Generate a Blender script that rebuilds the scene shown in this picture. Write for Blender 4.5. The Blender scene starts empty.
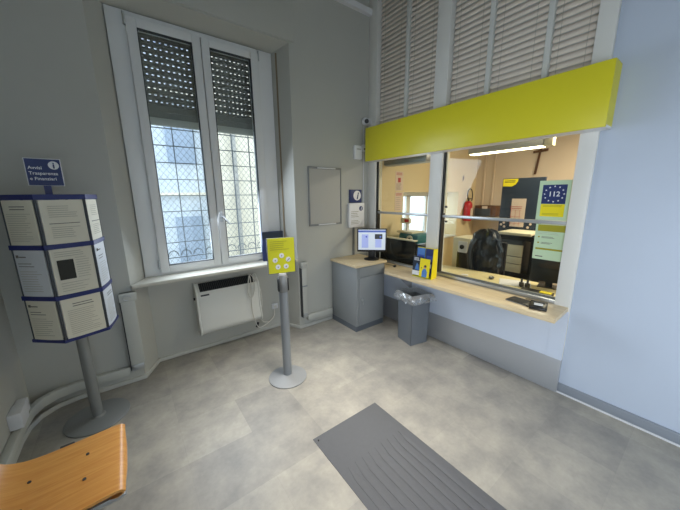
import bpy, bmesh, math, random
from mathutils import Vector, Matrix
random.seed(7)
SC = bpy.context.scene
COL = SC.collection
PI = math.pi
R = math.radians

# ------------------------------------------------------------------ camera, world, lights, exposure
cam = bpy.data.cameras.new('camera'); camo = bpy.data.objects.new('camera', cam); COL.objects.link(camo)
YAW, PITCH, ROLL, FOC = 0.640936778, 0.207451943, -0.0103145, 284.957
fw = Vector((math.sin(YAW)*math.cos(PITCH), math.cos(YAW)*math.cos(PITCH), -math.sin(PITCH)))
rt = Vector((math.cos(YAW), -math.sin(YAW), 0)); up = rt.cross(fw)
r2 = rt*math.cos(ROLL)+up*math.sin(ROLL); u2 = -rt*math.sin(ROLL)+up*math.cos(ROLL)
m = Matrix.Identity(4)
for i in range(3):
    m[i][0] = r2[i]; m[i][1] = u2[i]; m[i][2] = -fw[i]
m[2][3] = 1.7
camo.matrix_world = m
cam.sensor_width = 36; cam.lens = FOC/680*36; cam.clip_start = 0.02
SC.camera = camo

W = bpy.data.worlds.new('world'); SC.world = W; W.use_nodes = True
bg = W.node_tree.nodes['Background']
bg.inputs[0].default_value = (0.80, 0.90, 1.0, 1); bg.inputs[1].default_value = 2.5

def area(name, loc, rot, sx, sy, power, col):
    l = bpy.data.lights.new(name, 'AREA'); l.shape = 'RECTANGLE'; l.size = sx; l.size_y = sy
    l.energy = power; l.color = col
    o = bpy.data.objects.new(name, l); COL.objects.link(o); o.location = loc; o.rotation_euler = rot
    return o
# added fill light from behind the camera, its source unseen
area('rear_fill', (1.9, -1.4, 1.9), (R(52), 0, R(-14)), 1.2, 1.0, 7, (0.93, 0.96, 1.0)).data.spread = R(110)
# the hall's ceiling lamp
area('hall_lamp_light', (1.2, 1.45, 3.85), (0, 0, 0), 0.3, 1.2, 20, (1.0, 0.95, 0.88)).data.spread = R(54)
# added cool fill from the left, brightens the right wall and counter
area('side_fill', (-.74, -.75, 1.15), (R(84), 0, R(-80)), 1.3, 1.0, 36, (0.82, 0.91, 1.0)).data.spread = R(115)
# daylight entering through the hall window
area('window_daylight', (0.79, 3.17, 1.70), (R(-68), 0, R(12)), 1.05, 1.3, 26, (0.78, 0.88, 1.0))
# office side
area('office_ceiling_light', (4.5, 0.6, 2.70), (0, 0, 0), 0.25, 1.2, 75, (1.0, 0.88, 0.68))
area('office_window_light', (4.4, 3.75, 1.45), (R(-90), 0, 0), 1.3, 0.7, 8, (0.9, 0.96, 1.0))

SC.view_settings.view_transform = 'Standard'; SC.view_settings.look = 'None'
SC.view_settings.gamma = 1; SC.view_settings.use_curve_mapping = False
SC.view_settings.exposure = 0.0
SC.cycles.use_denoising = True
SC.cycles.max_bounces = 8; SC.cycles.transparent_max_bounces = 16
SC.cycles.sample_clamp_indirect = 6

# ------------------------------------------------------------------ helpers
def lin(c):
    if isinstance(c, str):
        c = [int(c[i:i+2], 16)/255 for i in (0, 2, 4)]
    return tuple(((x/12.92) if x <= .04045 else ((x+.055)/1.055)**2.4) for x in c)+(1,)

MATS = {}
def mat(name, col, rough=.6, metal=0, emit=0, spec=.5, noise=0, nscale=8, bump=0, bscale=60, stretch=None, ecol=None):
    if name in MATS: return MATS[name]
    M = bpy.data.materials.new(name); M.use_nodes = True; nt = M.node_tree; b = nt.nodes['Principled BSDF']
    c = lin(col)
    b.inputs['Base Color'].default_value = c; b.inputs['Roughness'].default_value = rough
    b.inputs['Metallic'].default_value = metal; b.inputs['Specular IOR Level'].default_value = spec
    if emit:
        b.inputs['Emission Color'].default_value = lin(ecol) if ecol else c; b.inputs['Emission Strength'].default_value = emit
    tc = nt.nodes.new('ShaderNodeTexCoord'); mp = nt.nodes.new('ShaderNodeMapping')
    nt.links.new(tc.outputs['Object'], mp.inputs[0])
    if stretch: mp.inputs['Scale'].default_value = stretch
    n = nt.nodes.new('ShaderNodeTexNoise'); n.inputs['Scale'].default_value = nscale; n.inputs['Detail'].default_value = 4
    nt.links.new(mp.outputs[0], n.inputs['Vector'])
    if noise:
        mx = nt.nodes.new('ShaderNodeMix'); mx.data_type = 'RGBA'
        mx.inputs['A'].default_value = tuple(max(0, x*(1-noise)) for x in c[:3])+(1,)
        mx.inputs['B'].default_value = tuple(min(1, x*(1+noise)) for x in c[:3])+(1,)
        nt.links.new(n.outputs['Fac'], mx.inputs['Factor']); nt.links.new(mx.outputs['Result'], b.inputs['Base Color'])
    if bump:
        n2 = nt.nodes.new('ShaderNodeTexNoise'); n2.inputs['Scale'].default_value = bscale; n2.inputs['Detail'].default_value = 3
        nt.links.new(mp.outputs[0], n2.inputs['Vector'])
        bp = nt.nodes.new('ShaderNodeBump'); bp.inputs['Strength'].default_value = bump; bp.inputs['Distance'].default_value = .003
        nt.links.new(n2.outputs['Fac'], bp.inputs['Height']); nt.links.new(bp.outputs[0], b.inputs['Normal'])
    MATS[name] = M
    return M

def wood(name, c1, c2, stretch, rough=.4, scale=6):
    M = bpy.data.materials.new(name); M.use_nodes = True; nt = M.node_tree; b = nt.nodes['Principled BSDF']
    b.inputs['Roughness'].default_value = rough
    tc = nt.nodes.new('ShaderNodeTexCoord'); mp = nt.nodes.new('ShaderNodeMapping'); mp.inputs['Scale'].default_value = stretch
    n = nt.nodes.new('ShaderNodeTexNoise'); n.inputs['Scale'].default_value = scale; n.inputs['Detail'].default_value = 6
    n.inputs['Distortion'].default_value = 1.2
    rp = nt.nodes.new('ShaderNodeValToRGB'); rp.color_ramp.elements[0].position = .3; rp.color_ramp.elements[1].position = .7
    rp.color_ramp.elements[0].color = lin(c1); rp.color_ramp.elements[1].color = lin(c2)
    nt.links.new(tc.outputs['Object'], mp.inputs[0]); nt.links.new(mp.outputs[0], n.inputs['Vector'])
    nt.links.new(n.outputs['Fac'], rp.inputs[0]); nt.links.new(rp.outputs[0], b.inputs['Base Color'])
    MATS[name] = M
    return M

def glassmat(name, tint=(.95, .97, .96), refl=1.0):
    M = bpy.data.materials.new(name); M.use_nodes = True; nt = M.node_tree
    nt.nodes.remove(nt.nodes['Principled BSDF']); out = nt.nodes['Material Output']
    t = nt.nodes.new('ShaderNodeBsdfTransparent'); t.inputs[0].default_value = tint+(1,)
    g = nt.nodes.new('ShaderNodeBsdfGlossy'); g.inputs['Roughness'].default_value = .02
    lw = nt.nodes.new('ShaderNodeLayerWeight'); lw.inputs[0].default_value = .5
    pw = nt.nodes.new('ShaderNodeMath'); pw.operation = 'POWER'; pw.inputs[1].default_value = 4.5
    f = nt.nodes.new('ShaderNodeMath'); f.operation = 'MULTIPLY_ADD'; f.inputs[1].default_value = .9; f.inputs[2].default_value = .035
    nt.links.new(lw.outputs['Facing'], pw.inputs[0]); nt.links.new(pw.outputs[0], f.inputs[0])
    mu = nt.nodes.new('ShaderNodeMath'); mu.operation = 'MULTIPLY'; mu.inputs[1].default_value = refl
    mx = nt.nodes.new('ShaderNodeMixShader')
    nt.links.new(f.outputs[0], mu.inputs[0]); nt.links.new(mu.outputs[0], mx.inputs[0])
    nt.links.new(t.outputs[0], mx.inputs[1]); nt.links.new(g.outputs[0], mx.inputs[2]); nt.links.new(mx.outputs[0], out.inputs[0])
    MATS[name] = M
    return M

class MB:
    def __init__(s): s.bm = bmesh.new()
    def quadpoly(s, pts):
        s.bm.faces.new([s.bm.verts.new(p) for p in pts]); return s
    def box(s, a, b, M=None):
        x0, y0, z0 = a; x1, y1, z1 = b
        P = [(x0,y0,z0),(x1,y0,z0),(x1,y1,z0),(x0,y1,z0),(x0,y0,z1),(x1,y0,z1),(x1,y1,z1),(x0,y1,z1)]
        v = [s.bm.verts.new((M @ Vector(p)) if M else p) for p in P]
        for f in ((0,3,2,1),(4,5,6,7),(0,1,5,4),(1,2,6,5),(2,3,7,6),(3,0,4,7)):
            s.bm.faces.new([v[i] for i in f])
        return s
    def prism(s, poly, lo, hi, axis='z', M=None):
        # poly = 2D points; axis z -> (x,y), axis y -> (x,z), axis x -> (y,z)
        def P(p, h):
            q = {'z': (p[0], p[1], h), 'y': (p[0], h, p[1]), 'x': (h, p[0], p[1])}[axis]
            return (M @ Vector(q)) if M else q
        a = [s.bm.verts.new(P(p, lo)) for p in poly]; b = [s.bm.verts.new(P(p, hi)) for p in poly]
        n = len(poly)
        s.bm.faces.new(a[::-1]); s.bm.faces.new(b)
        for i in range(n): s.bm.faces.new((a[i], a[(i+1) % n], b[(i+1) % n], b[i]))
        return s
    def cyl(s, p0, p1, r, n=16, r2=None, caps=True):
        p0 = Vector(p0); p1 = Vector(p1); d = (p1-p0).normalized(); r2 = r if r2 is None else r2
        a = d.orthogonal().normalized(); b = d.cross(a)
        A = []; B = []
        for i in range(n):
            t = 2*PI*i/n; o = a*math.cos(t)+b*math.sin(t)
            A.append(s.bm.verts.new(p0+o*r)); B.append(s.bm.verts.new(p1+o*r2))
        for i in range(n): s.bm.faces.new((A[i], A[(i+1) % n], B[(i+1) % n], B[i]))
        if caps: s.bm.faces.new(A[::-1]); s.bm.faces.new(B)
        return s
    def lathe(s, prof, c=(0,0,0), n=32):
        rings = []
        for r, z in prof:
            rings.append([s.bm.verts.new((c[0]+max(r,1e-4)*math.cos(2*PI*i/n), c[1]+max(r,1e-4)*math.sin(2*PI*i/n), c[2]+z)) for i in range(n)])
        for A, B in zip(rings, rings[1:]):
            for i in range(n): s.bm.faces.new((A[i], A[(i+1) % n], B[(i+1) % n], B[i]))
        s.bm.faces.new(rings[0][::-1]); s.bm.faces.new(rings[-1])
        return s
    def tube(s, pts, r, n=8):
        pts = [Vector(p) for p in pts]; rings = []; a = None
        for i, p in enumerate(pts):
            d = (pts[min(i+1, len(pts)-1)]-pts[max(i-1, 0)]).normalized()
            a = d.orthogonal().normalized() if a is None else (a-d*a.dot(d)).normalized()
            b = d.cross(a)
            rings.append([s.bm.verts.new(p+(a*math.cos(2*PI*k/n)+b*math.sin(2*PI*k/n))*r) for k in range(n)])
        for A, B in zip(rings, rings[1:]):
            for i in range(n): s.bm.faces.new((A[i], A[(i+1) % n], B[(i+1) % n], B[i]))
        s.bm.faces.new(rings[0][::-1]); s.bm.faces.new(rings[-1])
        return s
    def ball(s, c, r, sc=(1,1,1), n=16):
        M = Matrix.Translation(c) @ Matrix.Diagonal((r*sc[0], r*sc[1], r*sc[2], 1))
        bmesh.ops.create_uvsphere(s.bm, u_segments=n, v_segments=n//2, radius=1, matrix=M)
        return s
    def build(s, name, material, parent=None, bevel=0, seg=2, label=None, smooth=True, sub=0):
        bm = s.bm
        bmesh.ops.recalc_face_normals(bm, faces=bm.faces)
        if bevel:
            es = [e for e in bm.edges if len(e.link_faces) == 2 and e.calc_face_angle(0) > R(35)]
            bmesh.ops.bevel(bm, geom=es, offset=bevel, segments=seg, profile=.5, affect='EDGES')
        me = bpy.data.meshes.new(name); bm.to_mesh(me); bm.free()
        if smooth:
            me.polygons.foreach_set('use_smooth', [True]*len(me.polygons)); me.set_sharp_from_angle(angle=R(40))
        me.materials.append(material if not isinstance(material, str) else MATS[material])
        o = bpy.data.objects.new(name, me); COL.objects.link(o)
        if parent: o.parent = parent
        if label: o['label'] = label
        if sub:
            md = o.modifiers.new('sub', 'SUBSURF'); md.levels = sub; md.render_levels = sub
        return o

def tag(o, label=None, cat=None, group=None, kind=None):
    if label: o['label'] = label
    if cat: o['category'] = cat
    if group: o['group'] = group
    if kind: o['kind'] = kind
    return o
def thing(name, label, cat, loc=(0,0,0), rz=0, group=None, kind=None):
    o = bpy.data.objects.new(name, None); COL.objects.link(o); o.location = loc; o.rotation_euler = (0, 0, rz)
    o.empty_display_size = .05
    return tag(o, label, cat, group, kind)
def struct(mb, name, m_, parent=None, **k):
    o = mb.build(name, m_, parent, **k)
    if not parent: o['kind'] = 'structure'
    return o

def text(s, size, x, z, y, name, m_, parent, align='LEFT', shear=0, bold=0):
    """lettering in the local xz plane, readable from local -y"""
    c = bpy.data.curves.new(name, 'FONT'); c.body = s; c.size = size; c.extrude = .0004; c.align_x = align; c.shear = shear; c.offset = bold
    c.resolution_u = 4
    t = bpy.data.objects.new(name, c); COL.objects.link(t)
    bpy.context.view_layer.update()
    me = bpy.data.meshes.new_from_object(t.evaluated_get(bpy.context.evaluated_depsgraph_get()))
    bpy.data.objects.remove(t)
    me.transform(Matrix.Translation((x, y, z)) @ Matrix.Rotation(PI/2, 4, 'X'))
    me.materials.clear(); me.materials.append(MATS[m_] if isinstance(m_, str) else m_)
    o = bpy.data.objects.new(name, me); COL.objects.link(o); o.parent = parent
    return o
def lines(mb, x0, x1, z1, z0, n, y, h=.003, rag=.35, t=.0006):
    """rows of small printed lines"""
    for i in range(n):
        z = z1-(z1-z0)*i/max(1, n-1)
        e = x1-(x1-x0)*rag*random.random()
        mb.box((x0, y-t, z-h/2), (e, y, z+h/2))
    return mb
def disc(mb, x, z, y, r, t=.001, n=20, sx=1):
    poly = [(x+r*sx*math.cos(2*PI*i/n), z+r*math.sin(2*PI*i/n)) for i in range(n)]
    return mb.prism(poly, y-t, y, 'y')

# ------------------------------------------------------------------ materials
mat('wall_paint', 'babab3', .75, noise=.03, nscale=3, bump=.15, bscale=40)
mat('wall_right_paint', 'bcc6d6', .6, noise=.03, nscale=3, bump=.1, bscale=40)
mat('plaster_shade', 'c4c4be', .75, noise=.04, nscale=4, bump=.15, bscale=30)
mat('ceiling_paint', 'd2d2d0', .8, noise=.02)
mat('white_pvc', 'e3e4e4', .35, noise=.01)
mat('white_trim', 'dcdde0', .4, noise=.02)
mat('counter_white', 'cfd8e8', .35, noise=.015)
mat('post_white', 'dddcd7', .4, noise=.015)
mat('marble', 'd0ccbf', .6, noise=.12, nscale=14)
mat('steel', 'b0b2b6', .35, metal=.35, noise=.05, nscale=20, stretch=(1, 1, 30))
mat('alu', 'b9bcbe', .35, metal=.7, noise=.03)
mat('lime', 'd8ce28', .38, noise=.03, nscale=2)
mat('cover_paint', 'bfc0b9', .5, noise=.05)
mat('lime_paper', 'd2d010', .5, noise=.02)
mat('yellow', 'f0dc10', .5, noise=.02)
mat('navy', '1f2f66', .45, noise=.04)
mat('navy_dark', '1d2a3c', .5, noise=.05)
mat('blue_mid', '4f7fc0', .5, noise=.15, nscale=40)
mat('blue_print', '3a4fa0', .5, noise=.25, nscale=50)
mat('band_blue', '1d2768', .4, noise=.04)
mat('white_sign', 'e8e8ea', .45, noise=.01)
mat('paper', 'ddd9c8', .7, noise=.03, nscale=6)
mat('paper_blue', 'cfd3d8', .6, noise=.03, nscale=6)
mat('print_grey', '6a6862', .8, noise=.05)
mat('print_pale', 'a9a597', .8, noise=.05)
mat('print_dark', '34342f', .8, noise=.2, nscale=60)
mat('grey_cabinet', '8c9092', .42, noise=.03, nscale=4)
mat('grey_plinth', '646a72', .5, noise=.03)
mat('bin_grey', '6b7178', .42, noise=.03)
mat('post_grey', '8f9499', .38, metal=.3, noise=.03)
mat('rack_grey', '8a8c8a', .4, metal=.3, noise=.04)
mat('base_grey', '8b8d8e', .45, metal=.0, noise=.04)
mat('black', '0d0e10', .4, noise=.1)
mat('black_soft', '17181c', .7, noise=.2, nscale=20)
mat('dark_grey', '3c4044', .5, noise=.05)
mat('rubber_mat', '57585b', .75, noise=.06, nscale=30, bump=.2, bscale=200)
mat('skirt_grey', '8d939c', .5, noise=.03)
mat('slat', 'e8dccf', .5, noise=.04, nscale=3)
mat('slat_edge', 'cdcec9', .5, noise=.03)
mat('board_grey', 'b4b3ae', .5, noise=.02)
mat('frame_grey', '87898a', .4, metal=.4, noise=.03)
mat('shutter', '8f8c82', .5, noise=.05)
mat('shutter_pale', 'c9c7bb', .5, noise=.03)
mat('grille_iron', '7d8488', .5, noise=.08)
mat('strap', '8c7d66', .8, noise=.1, nscale=60)
mat('heater_white', 'dcdcd6', .35, noise=.02)
mat('cable_white', 'd8d6cf', .4, noise=.02)
mat('cream_wall', 'dcc9a0', .7, noise=.03, nscale=3)
mat('cream_far', 'd8c4ae', .7, noise=.03, nscale=3)
mat('cream_plastic', 'd5cdb2', .5, noise=.03)
mat('desk_cream', 'eadcaa', .4, noise=.05, nscale=5)
mat('red', 'b81822', .35, noise=.05)
mat('teal', '2c6e75', .4, noise=.05)
mat('brown', '5a3a20', .6, noise=.15, nscale=30)
mat('skin_print', 'b98a68', .6, noise=.05)
mat('pink_paper', 'd9c4b4', .6, noise=.03)
mat('green_paper', 'c2d8b4', .6, noise=.03)
mat('olive_print', '9f981c', .6, noise=.04)
mat('red_print', 'b04040', .7, noise=.04)
mat('tube_light', 'fff3cf', .4, emit=7, ecol='fff0c8', noise=.01)
mat('screen', 'c9d4e4', .3, emit=.42, ecol='ccd3dc', noise=.01)
mat('screen_blue', '4a63b8', .3, emit=.3, noise=.01)
mat('screen_dark', '22242c', .3, emit=.05, noise=.01)
mat('screen_pale', 'a8b4ea', .3, emit=.35, noise=.01)
mat('coat', '1c1f27', .32, noise=.3, nscale=12, bump=.5, bscale=30)
mat('facade_blue', 'd3dde8', .8, noise=.05, nscale=2)
mat('facade_cream', 'f1ead8', .8, noise=.06, nscale=2)
mat('facade_window', 'a3b3c8', .25, noise=.15, nscale=2)
mat('facade_ground', 'b5b0a0', .9, noise=.1)
mat('bag_film', 'cfd4d8', .2, noise=.03)
wood('ledge_wood', 'cdb692', 'e0cda8', (14, .8, 14), .35, 3)
wood('cabinet_wood', 'ceb891', 'e2cfa9', (1, 14, 14), .35, 3)
wood('beech', 'd6924a', 'e6aa5e', (1.2, 16, 1.2), .28, 3)
wood('beech_edge', '9c6c34', 'c08c4b', (1, 1, 60), .35, 3)
glassmat('window_glass', (.95, .98, .99), .7)
glassmat('counter_glass', (.94, .97, .95), .7)
def bagmat():
    M = bpy.data.materials.new('clear_bag'); M.use_nodes = True; nt = M.node_tree
    nt.nodes.remove(nt.nodes['Principled BSDF']); out = nt.nodes['Material Output']
    t = nt.nodes.new('ShaderNodeBsdfTransparent'); g = nt.nodes.new('ShaderNodeBsdfGlossy'); g.inputs['Roughness'].default_value = .2
    d = nt.nodes.new('ShaderNodeBsdfDiffuse'); d.inputs[0].default_value = (.7, .73, .76, 1)
    a = nt.nodes.new('ShaderNodeMixShader'); a.inputs[0].default_value = .4
    nt.links.new(g.outputs[0], a.inputs[1]); nt.links.new(d.outputs[0], a.inputs[2])
    b = nt.nodes.new('ShaderNodeMixShader'); b.inputs[0].default_value = .45
    nt.links.new(t.outputs[0], b.inputs[1]); nt.links.new(a.outputs[0], b.inputs[2]); nt.links.new(b.outputs[0], out.inputs[0])
    MATS['clear_bag'] = M
bagmat()
def floormat():
    M = bpy.data.materials.new('vinyl_floor'); M.use_nodes = True; nt = M.node_tree; b = nt.nodes['Principled BSDF']; L = nt.links.new
    tc = nt.nodes.new('ShaderNodeTexCoord'); mp = nt.nodes.new('ShaderNodeMapping')
    mp.inputs['Location'].default_value = (-.12, -.145, 0)
    br = nt.nodes.new('ShaderNodeTexBrick'); br.offset = 0
    br.inputs['Scale'].default_value = 1; br.inputs['Brick Width'].default_value = .42; br.inputs['Row Height'].default_value = .42
    br.inputs['Mortar Size'].default_value = .0008; br.inputs['Mortar Smooth'].default_value = .6; br.inputs['Bias'].default_value = 0
    br.inputs['Color1'].default_value = lin('8f8c86'); br.inputs['Color2'].default_value = lin('a19d94'); br.inputs['Mortar'].default_value = lin('8e8b85')
    n = nt.nodes.new('ShaderNodeTexNoise'); n.inputs['Scale'].default_value = 4.5; n.inputs['Detail'].default_value = 8; n.inputs['Roughness'].default_value = .6
    n2 = nt.nodes.new('ShaderNodeTexNoise'); n2.inputs['Scale'].default_value = 40; n2.inputs['Detail'].default_value = 5
    r1 = nt.nodes.new('ShaderNodeValToRGB'); r1.color_ramp.elements[0].position = .3; r1.color_ramp.elements[1].position = .72
    r1.color_ramp.elements[0].color = (.74, .75, .77, 1); r1.color_ramp.elements[1].color = (1.24, 1.22, 1.17, 1)
    r2_ = nt.nodes.new('ShaderNodeValToRGB'); r2_.color_ramp.elements[0].color = (.88, .88, .88, 1); r2_.color_ramp.elements[1].color = (1.1, 1.1, 1.1, 1)
    m1 = nt.nodes.new('ShaderNodeMix'); m1.data_type = 'RGBA'; m1.blend_type = 'MULTIPLY'; m1.inputs['Factor'].default_value = 1
    m2 = nt.nodes.new('ShaderNodeMix'); m2.data_type = 'RGBA'; m2.blend_type = 'MULTIPLY'; m2.inputs['Factor'].default_value = 1
    L(tc.outputs['Object'], mp.inputs[0]); L(mp.outputs[0], br.inputs['Vector']); L(tc.outputs['Object'], n.inputs['Vector']); L(tc.outputs['Object'], n2.inputs['Vector'])
    L(n.outputs['Fac'], r1.inputs[0]); L(n2.outputs['Fac'], r2_.inputs[0])
    L(br.outputs['Color'], m1.inputs['A']); L(r1.outputs[0], m1.inputs['B']); L(m1.outputs['Result'], m2.inputs['A']); L(r2_.outputs[0], m2.inputs['B'])
    L(m2.outputs['Result'], b.inputs['Base Color']); b.inputs['Roughness'].default_value = .42
    bp = nt.nodes.new('ShaderNodeBump'); bp.inputs['Strength'].default_value = .06; L(n2.outputs['Fac'], bp.inputs['Height']); L(bp.outputs[0], b.inputs['Normal'])
    MATS['vinyl_floor'] = M
floormat()

# ------------------------------------------------------------------ room shell
LX, RX, CX, WY, BY, H = -0.80, 2.83, 2.80, 3.08, -3.6, 4.35
OX, OY0, OY1, OH = 5.95, -0.4, 3.15, 2.78      # office behind the counter
struct(MB().box((LX-.15, BY-.15, -.1), (RX+.12, 3.5, 0)), 'floor', 'vinyl_floor')
struct(MB().box((RX+.12, OY0-.1, -.1), (OX+.15, 3.6, 0)), 'floor', 'vinyl_floor')
struct(MB().box((LX-.15, BY-.15, H), (RX+.12, 3.5, H+.1)), 'ceiling', 'ceiling_paint')
struct(MB().box((RX+.12, OY0-.1, OH), (OX+.15, 3.6, OH+.1)), 'ceiling', 'ceiling_paint')
struct(MB().box((LX-.15, BY-.15, 0), (LX, WY, H)), 'wall_left', 'wall_paint')
w = MB()
w.prism([(LX-.15, WY), (-.045, WY), (.085, 3.32), (.085, 3.5), (LX-.15, 3.5)], 0, H)
w.prism([(1.64, WY), (RX+.12, WY), (RX+.12, 3.5), (1.52, 3.5), (1.52, 3.32)], 0, H)
w.prism([(WY, 3.30), (3.32, 3.235), (3.5, 3.235), (3.5, H), (WY, H)], -.05, 1.645, 'x')
w.box((.08, 3.32, 0), (1.525, 3.5, .90))
struct(w, 'wall_window', 'wall_paint', smooth=False)
struct(MB().box((RX, BY-.15, 0), (RX+.12, .629, H)), 'wall_right', 'wall_right_paint')
# entrance wall behind the camera with an unseen glazed door added for the light
w = MB().box((LX, BY-.15, 0), (-.55, BY, H)).box((1.75, BY-.15, 0), (RX, BY, H)).box((-.55, BY-.15, 2.6), (1.75, BY, H))
struct(w, 'wall_entrance', 'wall_paint')
d = thing('added_door', 'unseen glazed door added behind the viewer for the light', None, (.6, BY, 0), 0, kind='structure')
f = MB()
for x in (-1.15, -.03, 1.09): f.box((x, -.1, 0), (x+.06, -.05, 2.6))
f.box((-1.09, -.1, 2.54), (1.09, -.05, 2.6)).box((-1.09, -.1, 0), (1.09, -.05, .1))
f.build('door_frame', 'white_pvc', d)
MB().box((-1.09, -.078, .1), (1.09, -.072, 2.54)).build('glass', 'window_glass', d)
# unseen window frame added on the left wall to carry the side fill
d = thing('added_side_frame', 'unseen white window frame added on the left wall for the side fill light', None, (LX, -.75, 1.25), 0, kind='structure')
f = MB()
for y in (-.75, -.03, .69): f.box((0, y, -.8), (.035, y+.06, .8))
f.box((0, -.69, .74), (.035, .69, .8)).box((0, -.69, -.8), (.035, .69, -.74)).build('window_frame', 'white_pvc', d)
# office walls
niche = MB()
niche.box((RX+.12, OY1, 0), (3.64, OY1+.4, OH)).box((5.24, OY1, 0), (OX+.15, OY1+.4, OH)).box((3.64, OY1, 1.735), (5.24, OY1+.4, OH)).box((3.64, OY1, 0), (5.24, OY1+.4, .89))
struct(niche, 'wall_office_window', 'cream_wall')
struct(MB().box((OX-.1, OY0-.1, 0), (OX+.05, OY1, OH)), 'wall_office_far', 'cream_far')
struct(MB().box((RX+.12, OY0-.1, 0), (OX-.1, OY0, OH)), 'wall_office_side', 'cream_far')
t = MB().prism([(WY-.052, 3.895), (WY-.0, 3.895), (WY, 3.975), (WY-.06, 3.955)], 1.7, 2.8, 'x')
struct(t, 'trim_1', 'white_trim')
struct(MB().box((-.2, WY-.012, 3.315), (1.70, WY+.002, 3.68)), 'trim_2', 'wall_paint', bevel=.004)

# skirting: swept boxes
def sweep(path, depth, z0, z1, side=1):
    mb = MB(); P = [Vector((p[0], p[1])) for p in path]; n = len(P); off = []
    for i in range(n):
        ns = []
        if i > 0: d_ = (P[i]-P[i-1]).normalized(); ns.append(Vector((d_.y, -d_.x))*side)
        if i < n-1: d_ = (P[i+1]-P[i]).normalized(); ns.append(Vector((d_.y, -d_.x))*side)
        a = sum(ns, Vector((0, 0)))
        a = a.normalized(); k = depth/max(.4, a.dot(ns[0])); off.append(P[i]+a*k)
    V = []
    for p, q in zip(P, off):
        V.append([mb.bm.verts.new(c) for c in ((p.x, p.y, z0), (q.x, q.y, z0), (q.x, q.y, z1), (p.x, p.y, z1))])
    for A, B in zip(V, V[1:]):
        for i in range(4): mb.bm.faces.new((A[i], A[(i+1) % 4], B[(i+1) % 4], B[i]))
    mb.bm.faces.new(V[0]); mb.bm.faces.new(V[-1][::-1])
    return mb
ARC = [(LX, 2.72), (LX+.015, 2.86), (LX+.06, 2.97), (LX+.15, 3.05), (LX+.28, WY)]
struct(sweep([(LX, BY)]+ARC+[(-.045, WY), (.085, 3.32), (1.52, 3.32), (1.64, WY), (2.13, WY)], .016, 0, .04), 'baseboard_window', 'plaster_shade', bevel=.003)
struct(MB().box((RX-.018, BY, .012), (RX, .629, .088)), 'baseboard_right', 'skirt_grey', bevel=.002)
struct(MB().box((RX-.024, BY, 0), (RX, .629, .013)), 'trim_3', 'white_trim')

# ------------------------------------------------------------------ hall window
win = thing('window_1', 'white double casement window set in the niche', None, (0, 3.30, 0), 0, kind='structure')
f = MB().box((.08, -.02, .93), (.215, .06, 3.235)).box((1.36, -.02, .93), (1.522, .06, 3.235)).box((.215, -.02, .93), (1.36, .06, .955)).box((.215, -.02, 3.19), (1.36, .06, 3.235))
f.build('window_frame', 'white_pvc', win, bevel=.004)
def sash(x0, x1, gx0, gx1):
    s = MB().box((x0, -.05, .957), (gx0, .03, 3.188)).box((gx1, -.05, .957), (x1, .03, 3.188)).box((gx0, -.05, .957), (gx1, .03, 1.025)).box((gx0, -.05, 3.115), (gx1, .03, 3.188))
    o = s.build('sash', 'white_pvc', win, bevel=.005)
    MB().box((gx0, -.012, 1.025), (gx1, -.004, 3.115)).build('pane', 'window_glass', o)
    g = MB()
    for a in ((gx0, gx0+.006), (gx1-.006, gx1)): g.box((a[0], -.05, 1.025), (a[1], -.012, 3.115))
    g.box((gx0, -.05, 3.109), (gx1, -.012, 3.115)).box((gx0, -.05, 1.025), (gx1, -.012, 1.031)).build('gasket', 'dark_grey', o)
    return o
s1 = sash(.213, .788, .288, .714); s2 = sash(.796, 1.362, .868, 1.275)
h = MB().box((.815, -.062, 1.43), (.845, -.05, 1.53)).cyl((.83, -.05, 1.485), (.83, -.085, 1.485), .010).tube([(.83, -.085, 1.485), (.845, -.09, 1.47), (.905, -.09, 1.40)], .009)
h.build('handle', 'alu', s2)
for x in (.205, 1.362):
    for z in (1.0, 3.12): MB().cyl((x, -.045, z), (x, -.045, z+.09), .009).build('hinge', 'alu', win)
sl = MB().prism([(-.035, WY-.035), (1.625, WY-.035), (1.64, WY), (1.52, 3.28), (.085, 3.28), (-.045, WY)], .90, .93)
struct(sl, 'window_1_sill', 'marble', bevel=.004)
# perforated roller shutter
sh = thing('roller_shutter', 'half lowered grey roller shutter with rows of light slots outside the tall window', 'shutter', (0, 3.46, 0))
mb = MB(); z = 2.455; x0, x1 = .12, 1.49; row = 0
while z < 3.24:
    z1 = min(z+.058, 3.25); hz0 = z+.024; hz1 = hz0+.012
    mb.box((x0, -.006, z), (x1, .006, hz0)); mb.box((x0, -.006, hz1), (x1, .006, z1-.003)); mb.box((x0, -.002, z1-.003), (x1, .002, z1))
    x = x0; k = 0
    while x < x1:                                  # webs between the slots
        if row < 2: mb.box((x, -.006, hz0), (min(x+.05, x1), .006, hz1))
        else: mb.box((x, -.006, hz0), (min(x+.026, x1), .006, hz1))
        x += .046 if row >= 2 else .05
    z = z1; row += 1
mb.build('slat_curtain', 'shutter', sh, smooth=False)
MB().box((x0, -.012, 2.385), (x1, .012, 2.455)).build('bottom_bar', 'shutter_pale', sh, bevel=.004)
for x in (.085, 1.49): MB().box((x, -.02, .93), (x+.03, .02, 3.235)).build('guide_rail', 'white_pvc', sh)
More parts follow.
